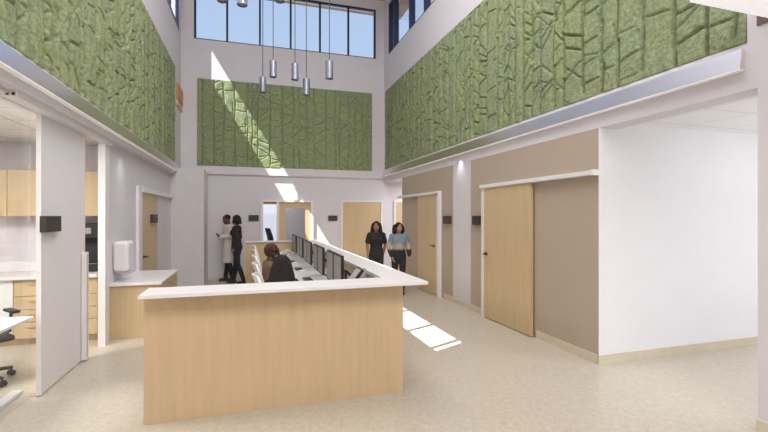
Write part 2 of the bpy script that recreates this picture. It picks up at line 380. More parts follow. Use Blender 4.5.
MB().box(XR-.07, XR, 7.93, 8.02, 0, 2.11).build('door_frame', M['metal_w'], t)
lever(t, XR-.062, 8.16, 1.03, 1, 1)
# far wall hinged doors
def back_door(name, x0, x1, label):
    t = sempty(name, label, 'door')
    f = MB(); f.box(x0, x0+.06, YB-.03, YB, 0, 2.11); f.box(x1-.06, x1, YB-.03, YB, 0, 2.11); f.box(x0+.06, x1-.06, YB-.03, YB, 2.05, 2.11)
    f.build('door_frame', M['metal_w'], t)
    MB().box(x0+.06, x1-.06, YB-.015, YB, .01, 2.05).build('door_leaf', M['wood'], t)
    h = MB(); y = YB-.015; x = x1-.17; h.cyl((x, y, 1.0), (x, y-.012, 1.0), .026); h.cyl((x, y, 1.0), (x, y-.05, 1.0), .01); h.tube([(x, y-.05, 1.0), (x-.12, y-.05, 1.0)], [.011, .009])
    h.build('door_handle', M['black'], t)
back_door('door_3', 2.41, 3.66, 'plain maple door in the far wall behind the woman in black')
back_door('door_4', 4.0, 5.1, 'plain maple door at the far right, half hidden by the taupe wall corner')
# far sliding glazed door
t = sempty('door_5', 'maple framed glazed sliding door in the far wall, opening left', 'door')
f = MB(); y0, y1 = YB-.05, YB
f.box(.235, .305, y0, y1, 0, 2.09); f.box(1.57, 1.64, y0, y1, 0, 2.09); f.box(.305, 1.57, y0, y1, 2.03, 2.09); f.box(.655, .715, y0, y1, 0, 2.03)
f.build('door_frame', M['metal_w'], t)
MB().box(.305, .655, YB, YB+.1, 1.97, 2.03).build('door_head', M['wood_dark'], t)
lf = MB(); a, c_ = YB+.01, YB+.05
lf.box(.715, .90, a, c_, .01, 2.03); lf.box(1.42, 1.57, a, c_, .01, 2.03); lf.box(.90, 1.42, a, c_, 1.86, 2.03); lf.box(.90, 1.42, a, c_, .01, .3)
leaf = lf.build('door_leaf', M['wood'], t)
MB().box(.90, 1.42, a+.015, a+.023, .3, 1.86).build('glass_pane', M['glass'], leaf)
# left recessed sliding door
t = sempty('door_6', 'maple sliding door in the left wall beyond the low white-topped cabinet', 'door')
f = MB(); f.box(XL-.05, XL+.04, 7.88, 8.11, 0, 2.15); f.box(XL-.02, XL+.05, 8.13, 10.96, 2.06, 2.15)
f.build('door_frame', M['metal_w'], t)
MB().box(XL-.03, XL+.01, 8.10, 9.50, .012, 2.08).build('door_leaf', M['wood'], t)
MB().box(XL-.03, XL-.01, 9.50, 10.80, 0, 2.08).build('fixed_panel', M['wall'], t)
lever(t, XL+.01, 8.33, .94, -1, 1)
# near-left large white slider
t = sempty('door_7', 'large white sliding door panel standing part open at the left', 'door')
b = MB(); b.rbox(XL-.070, XL-.035, 4.665, 5.74, .012, 2.62, .004); b.build('door_leaf', M['door_white'], t)
MB().box(XL-.072, XL-.033, 4.650, 4.672, .012, 2.62).build('edge_trim', M['white'], t)
tr = MB(); tr.rbox(XL-.03, XL+.06, 4.02, 6.42, 2.575, 2.655, .005); tr = tr.build('track', M['metal_w'], t)
b = MB(); b.cyl((XL-.005, 4.015, 2.60), (XL-.005, 4.021, 2.60), .012); b.cyl((XL+.035, 4.015, 2.60), (XL+.035, 4.021, 2.60), .012); b.box(XL-.02, XL+.04, 4.014, 4.021, 2.632, 2.64)
b.build('track_slot', M['black'], tr)
b = MB(); b.rbox(XL-.03, XL+.025, 5.60, 5.665, .02, 1.24, .006); ph = b.build('pull_bar', M['metal_w'], t)
MB().box(XL+.025, XL+.028, 5.60, 5.612, .05, 1.21).build('pull_grey_strip', M['grey'], ph)  # thin grey strip, the second tone of the pull bar
# fixed glass pane of the office front
t = sempty('window_4', 'clear fixed glass pane of the left office front', 'window')
MB().box(XL-.105, XL-.097, 2.45, 4.62, .02, 2.6).build('pane', M['glass'], t)

# ------------------------------------------------------------------ room signs
def sign(loc, axis, w, h, label):
    t = thing('room_sign', label, 'sign', loc, 0, 'charcoal room signs')
    if axis == 'y':   # on a wall facing -Y
        MB().rbox(-w/2, w/2, -.03, 0, -h/2, h/2, .003).build('plate', M['sign'], t)
        MB().box(-w/2+.02, w/2-.02, -.032, -.03, h/2-.03, h/2-.026).build('inset_line', M['black'], t)
    else:
        s = axis
        MB().rbox(min(0, s*.05), max(0, s*.05), -w/2, w/2, -h/2, h/2, .003).build('plate', M['sign'], t)
        MB().box(min(s*.05, s*.052), max(s*.05, s*.052), -w/2+.02, w/2-.02, h/2-.03, h/2-.026).build('inset_line', M['black'], t)
sign((XL-.035, 4.79, 1.575), 1, .33, .15, 'charcoal room sign on the large white sliding door at the left')
sign((XL+.01, 9.05, 1.60), 1, .42, .16, 'charcoal room sign on the maple door of the left wall')
sign((.06, YB, 1.595), 'y', .26, .16, 'charcoal room sign on the far wall left of the glazed door')
sign((2.19, YB, 1.585), 'y', .26, .15, 'charcoal room sign on the far wall right of the glazed door')
sign((XR, 7.62, 1.575), -1, .30, .155, 'charcoal room sign right of the farther sliding door, by the white wall strip')
sign((XR, 6.47, 1.575), -1, .24, .155, 'charcoal room sign left of the nearer sliding door')

# ------------------------------------------------------------------ moss panels
def moss(name, label, W, H, mtx, seed, wv=1.0):
    rng = np.random.RandomState(seed); st = .01
    nx, nz = int(W/st)+1, int(H/st)+1
    u = np.linspace(0, W, nx); v = np.linspace(0, H, nz); U, V = np.meshgrid(u, v)
    h = np.zeros_like(U)
    def seg(x0, z0, x1, z1, w, d):
        dx, dz = x1-x0, z1-z0; L2 = dx*dx+dz*dz+1e-9; p = 3*w
        i0, i1 = max(0, int((min(x0, x1)-p)/st)), int((max(x0, x1)+p)/st)+2
        j0, j1 = max(0, int((min(z0, z1)-p)/st)), int((max(z0, z1)+p)/st)+2
        u_, v_ = U[j0:j1, i0:i1], V[j0:j1, i0:i1]
        if u_.size == 0: return
        t_ = np.clip(((u_-x0)*dx+(v_-z0)*dz)/L2, 0, 1)
        D2 = (u_-x0-t_*dx)**2+(v_-z0-t_*dz)**2
        h[j0:j1, i0:i1] = np.minimum(h[j0:j1, i0:i1], -d*np.exp(-(D2/(w*w))**1.6))
    h2 = np.zeros_like(U)
    x = 0.12
    while x < W:
        z = rng.uniform(-.3, .1)
        while z < H:
            L = rng.uniform(.35, 1.1); k = rng.uniform(-.02, .02)
            seg(x+k, z, x-k, z+L, rng.uniform(.014, .034)*wv, rng.uniform(.055, .082)*min(1, wv+.1))
            z += L+rng.uniform(-.05, .12)
        wcol = rng.uniform(.12, .34)
        style = rng.rand(); z = rng.uniform(0, .3)
        while z < H:
            a = rng.uniform(.02, .22)*(1 if rng.rand() < .5 else -1)
            xa, xb = x+.03, x+wcol-.03
            if style < .6: seg(xa, z, xb, z+a, rng.uniform(.009, .016)*(1+(wv-1)*.4), rng.uniform(.018, .055)*min(1, wv+.1))
            elif rng.rand() < .5: seg(xa, z, xb, z+a*.3, .014, rng.uniform(.012, .03)); seg(xb, z+a*.3, xb-.02, z+.25, .014, .025)
            z += rng.uniform(.09, .26)
        x += wcol
    h += .007*(np.sin(U*17+2.3*np.sin(V*5))*np.sin(V*9+1.7*np.sin(U*7)))
    h += rng.normal(0, .0022, h.shape)
    for zz in (H*.5,): h -= .02*np.exp(-((V-zz-.01*np.sin(U*9))/.012)**2)*(np.sin(U*23) > -.2)
    verts = [(float(U[j, i]), float(max(.004, .092+h[j, i])), float(V[j, i])) for j in range(nz) for i in range(nx)]
    faces = [(j*nx+i, j*nx+i+1, (j+1)*nx+i+1, (j+1)*nx+i) for j in range(nz-1) for i in range(nx-1)]
    n0 = len(verts)
    bd = [i for i in range(nx)]+[j*nx+nx-1 for j in range(1, nz)]+[(nz-1)*nx+i for i in range(nx-2, -1, -1)]+[j*nx for j in range(nz-2, 0, -1)]
    for q in bd: verts.append((verts[q][0], 0.0, verts[q][2]))
    L = len(bd)
    for k in range(L): faces.append((bd[k], n0+k, n0+(k+1) % L, bd[(k+1) % L]))
    verts = [tuple(mtx @ Vector(p)) for p in verts]
    me = bpy.data.meshes.new(name); me.from_pydata(verts, [], faces); me.update(); me.materials.append(M['moss'])
    bm = bmesh.new(); bm.from_mesh(me); bmesh.ops.recalc_face_normals(bm, faces=bm.faces); bm.to_mesh(me); bm.free()
    me.polygons.foreach_set('use_smooth', [True]*len(me.polygons))
    o = bpy.data.objects.new(name, me); COL.objects.link(o); tag(o, label, 'moss panel', 'green moss wall panels'); return o
def basis(o, ux, uy): 
    uz = Vector((0, 0, 1)); return Matrix(((ux[0], uy[0], 0, o[0]), (ux[1], uy[1], 0, o[1]), (0, 0, 1, o[2]), (0, 0, 0, 1)))
moss('moss_wall_panel', 'long green moss relief panel high on the right wall', 9.39, 2.23, basis((XR+.085, 11.73, 3.005), (0, -1), (-1, 0)), 1)
moss('moss_wall_panel', 'long green moss relief panel high on the left wall', 8.62, 2.235, basis((XLU-.085, 2.34, 2.91), (0, 1), (1, 0)), 2, 1.75)
moss('moss_wall_panel', 'green moss relief panel on the far wall, crossed by a sunlit stripe', 4.64, 2.23, basis((-1.32, YBU+.085, 2.95), (1, 0), (0, -1)), 3, .55)
# orange timber box on the left wall
t = thing('timber_wall_box', 'orange brown timber box high on the left wall beside the corner', 'wall box', (XLU, 11.2, 4.28))
MB().rbox(0, .05, -.1, .64, .14, .52, .004).build('upper_board', M['wood_dark'], t)
MB().rbox(0, .04, -.1, .64, 0, .13, .004).build('lower_board', M['wood'], t)
# wooden ledger under the hanging light at the right
tag(MB().box(XR-.012, XR, .3, 2.262, 3.10, 3.22).build('timber_ledger', M['ledger']), 'brown timber ledger on the right wall under the hanging white light', 'ledger')
# large suspended white light box, upper right
t = thing('suspended_light', 'large flat white light panel hanging at the upper right corner', 'light', (0, 0, 3.115))
b = MB(); b.box(2.86, 3.655, .5, 2.18, .02, .14); b.build('housing', M['metal_w'], t)
MB().box(2.87, 3.645, .51, 2.17, 0, .02).build('diffuser', M['lamp'], t)
for (x, y) in ((3.0, .7), (3.5, .7), (3.0, 2.0), (3.5, 2.0)): MB().cyl((x, y, .14), (x, y, ZROOF-3.115), .003, n=6).build('cable', M['grey'], t)

# ------------------------------------------------------------------ pendant lights
pend = [((263, 92.5), 9.7, 'lowest left silver cylinder pendant light over the desk'),
        ((273.2, 77), 9.0, 'second silver cylinder pendant light from the left'),
        ((295, 80), 9.0, 'silver cylinder pendant light in the middle of the five before the far window'),
        ((306.3, 95), 9.1, 'lowest right silver cylinder pendant light over the desk'),
        ((329.5, 78.5), 8.3, 'rightmost silver cylinder pendant light over the desk'),
        ((242.5, 5.2), 6.4, 'nearest silver pendant light, its bottom end just inside the top edge'),
        ((222, 1.6), 7.4, 'leftmost pendant light, only its bottom rim showing at the top edge'),
        ((279.5, 1.2), 6.9, 'pendant light at the top edge right of the nearest one')]
FPX = 426.67; YAW = math.atan(132.7/FPX); CY, SY = math.cos(YAW), math.sin(YAW)
proto = None
for (px, d, lab) in pend:
    u = (px[0]-384)/FPX; v = (216-px[1])/FPX
    x, y, z = d*(SY+u*CY), d*(CY-u*SY), 1.65+d*v
    t = thing('pendant_light', lab, 'pendant light', (round(x, 2), round(y, 2), round(z, 2)), 0, 'silver cylinder pendants')
    H = .335; r = .075
    b = MB(); b.cyl((0, 0, 0), (0, 0, H), r, n=32, cap=False); b.cyl((0, 0, .012), (0, 0, H), r-.006, n=32, cap=False); b.cyl((0, 0, H-.005), (0, 0, H), r, n=32)
    b.cyl((0, 0, H), (0, 0, H+.03), .018, .006)
    b.build('shade', M['chrome'], t)
    MB().cyl((0, 0, .05), (0, 0, .06), r-.01, n=24).build('lamp_disc', M['white'], t)
    MB().cyl((0, 0, H+.02), (0, 0, ZROOF-t.location.z), .008, n=8).build('cord', M['keys'], t)

# small wall-washer spots under the channels
for (x, y, lab) in ((XR-.02, 7.1, 'small spotlight under the right channel above the white strip'), (XLU+.02, 7.0, 'small spotlight under the left channel'), (.95, YBU-.06, 'small spotlight over the far glazed door')):
    z = 2.785 if x > 3 else 2.70 if x < 0 else 2.735
    t = thing('spot_light', lab, 'spotlight', (x, y, z), 0, 'small wall washing spotlights')
    MB().cyl((0, 0, 0), (0, 0, -.012), .018).build('housing', M['white'], t)
    l = bpy.data.lights.new('spot_lamp', 'SPOT'); l.energy = 7; l.spot_size = 1.5; l.spot_blend = 1; l.shadow_soft_size = .01
    lo = bpy.data.objects.new('spot_lamp', l); COL.objects.link(lo); lo.location = (x-(.05 if x > 3 else -.05 if x < 0 else 0), y-(.05 if x == .95 else 0), z-.02); 

# ------------------------------------------------------------------ reception desk
YF0, YF1, XO = 3.78, 3.88, 1.363      # front panel, outer right face
desk = thing('reception_desk', 'long maple reception desk with white ledge in the middle of the hall', 'reception desk')
b = MB(); b.box(-.811, XO, YF0, YF1, 0, 1.037); b.build('front_panel', M['wood'], desk)
b = MB(); b.box(1.26, XO, YF1, 10.42, 0, 1.037); b.build('side_panel', M['wood'], desk)
b = MB(); b.box(-.12, 1.26, 10.34, 10.42, 0, 1.037); b.build('end_panel', M['wood'], desk)
b = MB(); b.poly([(-.795, 3.52), (1.51, 3.52), (1.51, 10.48), (-.13, 10.48), (-.13, 10.30), (1.19, 10.30), (1.19, 3.885), (-.795, 3.885)], 1.037, 1.065)
b.build('ledge', M['counter'], desk, bevel=.003)
b = MB(); b.box(.60, 1.255, 3.90, 10.33, .71, .74); b.build('work_surface', M['counter'], desk)
for y in (5.55, 6.80, 8.02, 9.24): MB().box(.64, 1.25, y-.012, y+.012, 0, .71).build('support_panel', M['white'], desk)

# ------------------------------------------------------------------ monitors
ST = [4.42, 5.68, 6.92, 8.12, 9.35]
pos = ['first', 'second', 'third', 'fourth', 'fifth']
def make_monitor(label, loc):
    t = thing('monitor', label, 'monitor', loc, 0, 'monitors in pairs along the desk')
    b = MB(); b.rbox(0, .03, -.222, .222, -.187, .187, .004); b.build('housing', M['black'], t)
    MB().box(-.004, 0, -.196, .196, -.166, .168).build('screen', M['screen'], t)
    b = MB(); b.box(.03, .05, -.05, .05, -.05, .05); b.tube([(.05, 0, 0), (.12, .04, -.02), (.20, .0, -.1)], [.018, .018, .016]); b.cyl((.20, 0, -.1), (.20, 0, -.295), .016); b.cyl((.20, 0, -.295), (.20, 0, -.278), .05)
    b.build('monitor_arm', M['black'], t)
    return t
mon0 = None
for i, y in enumerate(ST):
    for j in (0, 1):
        lab = '%s grey-screened black monitor of the %s pair %s' % (('nearer', 'farther')[j], pos[i], 'counted from the front ledge')
        loc = (.92, y+.30+j*.48, 1.035)
        if mon0 is None: mon0 = make_monitor(lab, loc)
        else:
            c = copy_tree(mon0); c.location = loc; c['label'] = lab
# keyboards and mice
kb0 = None
for i, y in enumerate([4.85, 6.08, 7.32, 8.56]):
    lab = 'dark keyboard on the white work surface before the %s pair of monitors' % pos[i]
    if kb0 is None:
        kb0 = thing('keyboard', lab, 'keyboard', (.765, y, .74), 0, 'keyboards on the work surface')
        MB().rbox(-.065, .065, -.19, .19, 0, .014, .004).build('case', M['grey'], kb0)
        b = MB()
        for r in range(5):
            for q in range(14): b.box(-.056+r*.023, -.037+r*.023, -.18+q*.0258, -.159+q*.0258, .014, .021)
        b.build('keys', M['keys'], kb0); first = kb0
    else:
        c = copy_tree(kb0); c.location = (.765, y, .74); c['label'] = lab
ms0 = None
for i, y in enumerate([4.55, 5.80, 7.08, 8.32, 9.50]):
    lab = 'small white mouse beside the keyboard of the %s workstation' % pos[i]
    if ms0 is None:
        ms0 = thing('computer_mouse', lab, 'mouse', (.80, y, .74), 0, 'mice on the work surface')
        MB().ell((0, 0, .012), (.055, .03, .018)).build('body', M['white'], ms0, smooth=True)
        MB().box(.02, .035, -.004, .004, .022, .032).build('wheel', M['grey'], ms0)
    else:
        c = copy_tree(ms0); c.location = (.80, y, .74); c['label'] = lab
# white cables running over the surface
for i, y in enumerate([5.45, 6.62, 7.8]):
    cu = MB(); pts = [(.80+.05*k, y-.25+.05*math.sin(k*1.3)+.03*k, .744) for k in range(9)]
    cu.tube(pts, [.004]*9, n=6)
    tag(cu.build('cable', M['grey']), 'thin grey cable lying on the work surface beside the %s keyboard' % pos[i+1], 'cable', 'cables on the work surface')
# desk phones
def phone(label, loc, rz, k=1):
    t = thing('desk_phone', label, 'telephone', loc, rz, 'desk phones')
    b = MB(); R = Matrix.Rotation(math.radians(22), 3, 'X')
    b.box(-.11*k, .11*k, -.10*k, .10*k, .02, .05, R, (0, 0, .03)); b.box(-.09*k, .09*k, .02, .08*k, 0, .05)
    b.build('base', M['white'], t)
    b = MB(); b.tube([(-.085*k, -.08*k, .05), (-.085*k, -.03*k, .085), (-.085*k, .05*k, .115), (-.085*k, .10*k, .10)], [.024*k, .018*k, .018*k, .024*k]); b.build('handset', M['white'], t, smooth=True)
    b = MB(); b.box(-.02*k, .08*k, .02, .07*k, .05, .054, R, (0, 0, .03)); b.build('display', M['screen'], t)
    b = MB()
    for r in range(4):
        for q in range(3): b.box((-.015+q*.03)*k, (.005+q*.03)*k, (-.08+r*.022)*k, (-.066+r*.022)*k, .05, .055, R, (0, 0, .03))
    b.build('keypad', M['keys'], t)
    return t
phone('white desk phone at the far end of the work surface by the maple end panel', (.77, 9.92, .74), -1.2, 1.3)
phone('white desk phone near the front ledge by the nearest keyboard', (.75, 4.18, .74), -1.3)

# tilted grey touch display at the near right of the surface
t = thing('tilted_display', 'grey touch display with black rim leaning back beside the nearest monitor', 'display', (1.06, 4.35, .74), math.radians(-58))
t.location = (1.0, 4.22, .715); t.rotation_euler.z = 0
R = Matrix.Rotation(math.radians(38), 3, 'Y'); pv = (0, 0, .31)
MB().box(-.018, .012, -.10, .10, .17, .42, R, pv).build('display_body', M['black'], t)
MB().box(-.023, -.018, -.09, .09, .185, .405, R, pv).build('screen', M['grey'], t)
MB().box(.012, .030, -.09, .09, .19, .40, R, pv).build('back_shell', M['grey'], t)
b = MB(); b.rbox(-.07, .11, -.08, .08, .0255, .04, .004); b.cyl((.06, 0, .03), (.05, 0, .30), .018); b.cyl((.05, 0, .29), (.01, 0, .30), .02); b.build('stand', M['black'], t)
tag(MB().rbox(1.10, 1.15, 4.34, 4.39, .741, 1.10, .006).build('grey_post', M['grey']), 'short grey post on the work surface behind the tilted display', 'post')

# ------------------------------------------------------------------ chairs
def make_office_chair(label, loc, rz, shell, frame, group, arms=True, top=1.0, bw=.235, star=.28):
    # local front = -Y
    t = thing('office_chair', label, 'chair', loc, rz, group)
    MB().rbox(-.24, .24, -.25, .22, .42, .48, .025).build('seat', frame if arms else shell, t, smooth=True)
    b = MB(); n = 9
    rows = []
    for k in range(n):
        z = .50+(top-.50)*k/(n-1); y = .23+.05*math.sin(PI*k/(n-1))*-.5+.13*k/(n-1); w = bw*(1-.25*max(0, (k-5)/3)**2)
        rows.append((z, y, w))
    bm = b.bm; G = []
    for (z, y, w) in rows:
        fr = [bm.verts.new((w*s, y-.05*(1-abs(s)**2)*-1+.0, z)) for s in (-1, -.5, 0, .5, 1)]
        bk = [bm.verts.new((w*s, y+.03+.05*(1-abs(s)**2), z)) for s in (-1, -.5, 0, .5, 1)]
        G.append(fr+bk[::-1])
    for i in range(n-1):
        for k in range(10): bm.faces.new((G[i][k], G[i][(k+1) % 10], G[i+1][(k+1) % 10], G[i+1][k]))
    bm.faces.new(G[0][::-1]); bm.faces.new(G[-1])
    b.build('backrest', shell, t, smooth=False)
    MB().tube([(0, .1, .42), (0, .27, .45), (0, .33, .62)], [.022, .022, .018]).build('back_support', frame, t)
    if arms:
        for s in (-1, 1):
            a = MB(); a.tube([(s*.24, .05, .44), (s*.29, .05, .46), (s*.29, .02, .66)], [.015, .015, .014]); a.rbox(s*.29-.035, s*.29+.035, -.12, .13, .66, .69, .01)
            a.build('armrest', frame, t)
    MB().cyl((0, 0, .12), (0, 0, .43), .028).build('gas_column', frame, t)
    b = MB()
    for k in range(5):
        a = 2*PI*k/5+(.12 if arms else .6); b.tube([(0, 0, .12), (star*math.cos(a), star*math.sin(a), .085)], [.028, .016], n=8)
    b.build('star_base', frame, t)
    for k in range(5):
        a = 2*PI*k/5+(.12 if arms else .6); x, y = star*math.cos(a), star*math.sin(a); c = MB()
        for s in (-1, 1): c.cyl((x-s*.008*math.sin(a), y+s*.008*math.cos(a), .03), (x-s*.028*math.sin(a), y+s*.028*math.cos(a), .03), .029)
        c.cyl((x, y, .03), (x, y, .085), .01); c.build('caster', frame, t)
    return t
wc = make_office_chair('nearest white office chair at the desk, holding the woman with long black hair', (.44, 5.0, 0), PI/2, M['white'], M['metal_w'], 'white office chairs along the desk', arms=False)
for y, lab in ((6.20, 'second white office chair from the front ledge, under the person in a tan shirt'), (7.45, 'third white office chair from the front ledge, empty'),
               (8.65, 'fourth white office chair from the front ledge, empty'), (9.85, 'farthest white office chair by the maple end panel, empty')):
    c = copy_tree(wc); c.location = (.44, y, 0); c['label'] = lab
oc = make_office_chair('black task chair with a blue violet back at the white desk in the left office', (-2.57, 5.14, 0), math.radians(42), M['blue'], M['black'], 'task chairs in side rooms', top=1.02, bw=.22, star=.30)
c = copy_tree(oc); c.location = (.80, 12.75, 0); c.rotation_euler.z = PI/2+.3; c.scale = (1, 1, 1.28); c['label'] = 'black task chair seen through the far door opening'
for ch in ALLCH(c):
    if ch.name.startswith('backrest'):
        ch.data = ch.data.copy(); ch.data.materials[0] = M['black'];

# ------------------------------------------------------------------ left office furniture
t = thing('office_desk', 'white height-adjustable desk at the left edge', 'desk', (0, 0, 0))
MB().rbox(-3.3, -1.90, 3.90, 4.665, .715, .74, .003).build('desk_top', M['white'], t)
for x in (-2.09, -3.1):
    b = MB(); b.rbox(x-.04, x+.04, 4.28, 4.36, .03, .715, .004); b.rbox(x-.03, x+.03, 4.285, 4.355, .03, .4, .004); b.build('leg', M['metal_w'], t)
    b = MB(); b.rbox(x-.03, x+.06, 3.95, 4.80, 0, .035, .008); b.build('foot', M['metal_w'], t)
MB().box(-3.1, -2.09, 4.29, 4.35, .66, .715).build('cross_beam', M['metal_w'], t)
t = thing('white_table', 'white table in the room behind the glazed far door', 'table', (1.95, 12.9, 0))
MB().rbox(-.75, .6, -.35, .35, .83, .87, .004).build('table_top', M['white'], t)
for sx in (-.68, .53):
    for sy in (-.28, .28): MB().box(sx-.025, sx+.025, sy-.025, sy+.025, 0, .83).build('leg', M['metal_w'], t)
# base cabinets
def base_unit(x0, x1, label, front, n=4):
    t = thing('base_cabinet', label, 'cabinet', (x0, 6.52, 0), 0, 'base cabinets in the left office')
    w = x1-x0
    MB().box(0, w, .02, .59, .09, .84).build('carcass', front, t)
    MB().box(0, w, .07, .12, 0, .09).build('toe_kick', M['wood'], t)
    zs = [.09, .30, .46, .63, .84] if n == 4 else [.09, .84]
    for k in range(len(zs)-1):
        d = MB().box(.004, w-.004, 0, .02, zs[k]+.004, zs[k+1]-.004).build('drawer' if n == 4 else 'cabinet_door', front, t)
        h = MB(); h.box(w/2-.07, w/2+.07, -.022, -.012, zs[k+1]-.06, zs[k+1]-.05); h.box(w/2-.07, w/2-.06, -.012, 0, zs[k+1]-.06, zs[k+1]-.05); h.box(w/2+.06, w/2+.07, -.012, 0, zs[k+1]-.06, zs[k+1]-.05)
        h.build('handle', M['wood'] if n == 4 else M['white'], d)
base_unit(-2.86, -2.44, 'maple drawer unit left of the big white door panel in the office', M['wood'])
base_unit(-2.44, -1.94, 'maple drawer unit seen through the gap right of the white door panel', M['wood'])
base_unit(-3.4, -2.865, 'white cabinet at the left edge beside the maple drawers', M['white'], 1)
o = MB().rbox(-3.9, -1.93, 6.47, LRY, .845, .885, .004).build('worktop', M['counter']); tag(o, 'continuous white worktop over the office base cabinets', 'worktop')
o = MB().box(-3.9, -1.93, LRY-.015, LRY, .887, 1.02).build('backsplash', M['white']); tag(o, 'low white backsplash on the office worktop', 'backsplash')
def upper(x0, x1, label):
    t = thing('wall_cabinet', label, 'cabinet', (x0, 6.79, 1.65), 0, 'maple wall cabinets in the left office'); w = x1-x0
    MB().box(0, w, .02, .33, 0, .61).build('carcass', M['wood'], t)
    for k in (0, 1):
        a = w/2*k; d = MB().box(a+.003, a+w/2-.003, 0, .02, .003, .607).build('cabinet_door', M['wood'], t)
        xx = a+(w/2-.04 if k == 0 else .04); h = MB(); h.box(xx-.006, xx+.006, -.025, -.015, .04, .16); h.box(xx-.005, xx+.005, -.015, 0, .04, .05); h.box(xx-.005, xx+.005, -.015, 0, .15, .16); h.build('handle', M['grey'], d)
upper(-4.2, -3.05, 'maple wall cabinet at the left edge, with the visible handle')
upper(-3.05, -1.93, 'maple wall cabinet half hidden behind the white sliding door panel')
t = thing('coffee_machine', 'tall black machine on the office worktop seen through the door gap', 'coffee machine', (-2.12, 6.78, .887))
b = MB(); b.rbox(-.19, .13, 0, .32, 0, .10, .01); b.rbox(-.19, .13, .16, .32, .10, .48, .01); b.rbox(-.19, .13, 0, .32, .46, .66, .01); b.build('body', M['black'], t)
MB().rbox(-.12, .06, .03, .14, .10, .105, .002).build('drip_tray', M['grey'], t)
MB().box(-.08, .02, -.004, 0, .52, .60).build('display', M['screen'], t)
# low cabinet in front of left wall
t = thing('low_cabinet', 'low maple cabinet with a white top against the left wall', 'cabinet')
MB().box(XL+.001, -1.205, 6.50, 7.88, .0, .715).build('carcass', M['wood'], t)
MB().rbox(XL+.001, -1.170, 6.46, 7.90, .715, .75, .003).build('counter_top', M['counter'], t)
for k in range(3):
    y0 = 6.52+k*.452
    for q in range(3):
        d = MB().box(-1.205, -1.187, y0+.004, y0+.446, .06+q*.22, .06+q*.22+.21).build('drawer', M['wood'], t)
        h = MB(); h.box(-1.165, -1.157, y0+.16, y0+.32, .225+q*.22, .235+q*.22); h.box(-1.187, -1.165, y0+.16, y0+.17, .225+q*.22, .235+q*.22); h.box(-1.187, -1.165, y0+.31, y0+.32, .225+q*.22, .235+q*.22); h.build('handle', M['wood'], d)
# white dispenser on the wall above it
t = thing('wall_dispenser', 'white rounded dispenser mounted on the left wall above the low cabinet', 'dispenser', (XL+.002, 6.78, .87))
b = MB(); b.rbox(0, .19, -.17, .17, .02, .43, .045, 6); b.build('housing', M['white'], t)
MB().rbox(.01, .15, -.13, .13, 0, .03, .006).build('bottom_tray', M['grey'], t)
MB().box(.186, .192, -.03, .03, .10, .18).build('lock_plate', M['metal_w'], t)

# ------------------------------------------------------------------ people (local front = -Y)
def hand(b, w, d, side, curl=.5, s=1.0, pn=None):
    """palm and five fingers at wrist w along direction d; pn = palm-facing normal"""
    d = Vector(d).normalized(); w = Vector(w)
    pn = Vector(pn if pn else (side*-1, 0, 0)); pn = (pn-d*pn.dot(d)).normalized(); ac = d.cross(pn).normalized()*(-1 if side > 0 else 1)
    # ac: direction toward the thumb side
    rot = Matrix((ac, d, pn)).transposed()
    b.ell(w+d*.045*s, (.037*s, .05*s, .017*s), rot)
    for k, (o, L) in enumerate(((.027, .070), (.009, .080), (-.009, .074), (-.026, .058))):
        p0 = w+d*.075*s+ac*o*s; c1, c2 = curl*.7, curl*1.5
        p1 = p0+(d*math.cos(c1)+pn*math.sin(c1))*L*.5*s; p2 = p1+(d*math.cos(c2)+pn*math.sin(c2))*L*.5*s
        b.tube([p0-d*.02*s, p0, p1, p2], [.0095*s, .009*s, .0085*s, .007*s], n=8)
    t0 = w+d*.025*s+ac*.03*s; t1 = t0+(d*.7+ac*.6+pn*.3).normalized()*.035*s; t2 = t1+(d*.9+ac*.15+pn*.4).normalized()*.03*s
    b.tube([t0-ac*.015*s, t0, t1, t2], [.012*s, .012*s, .0105*s, .008*s], n=8)

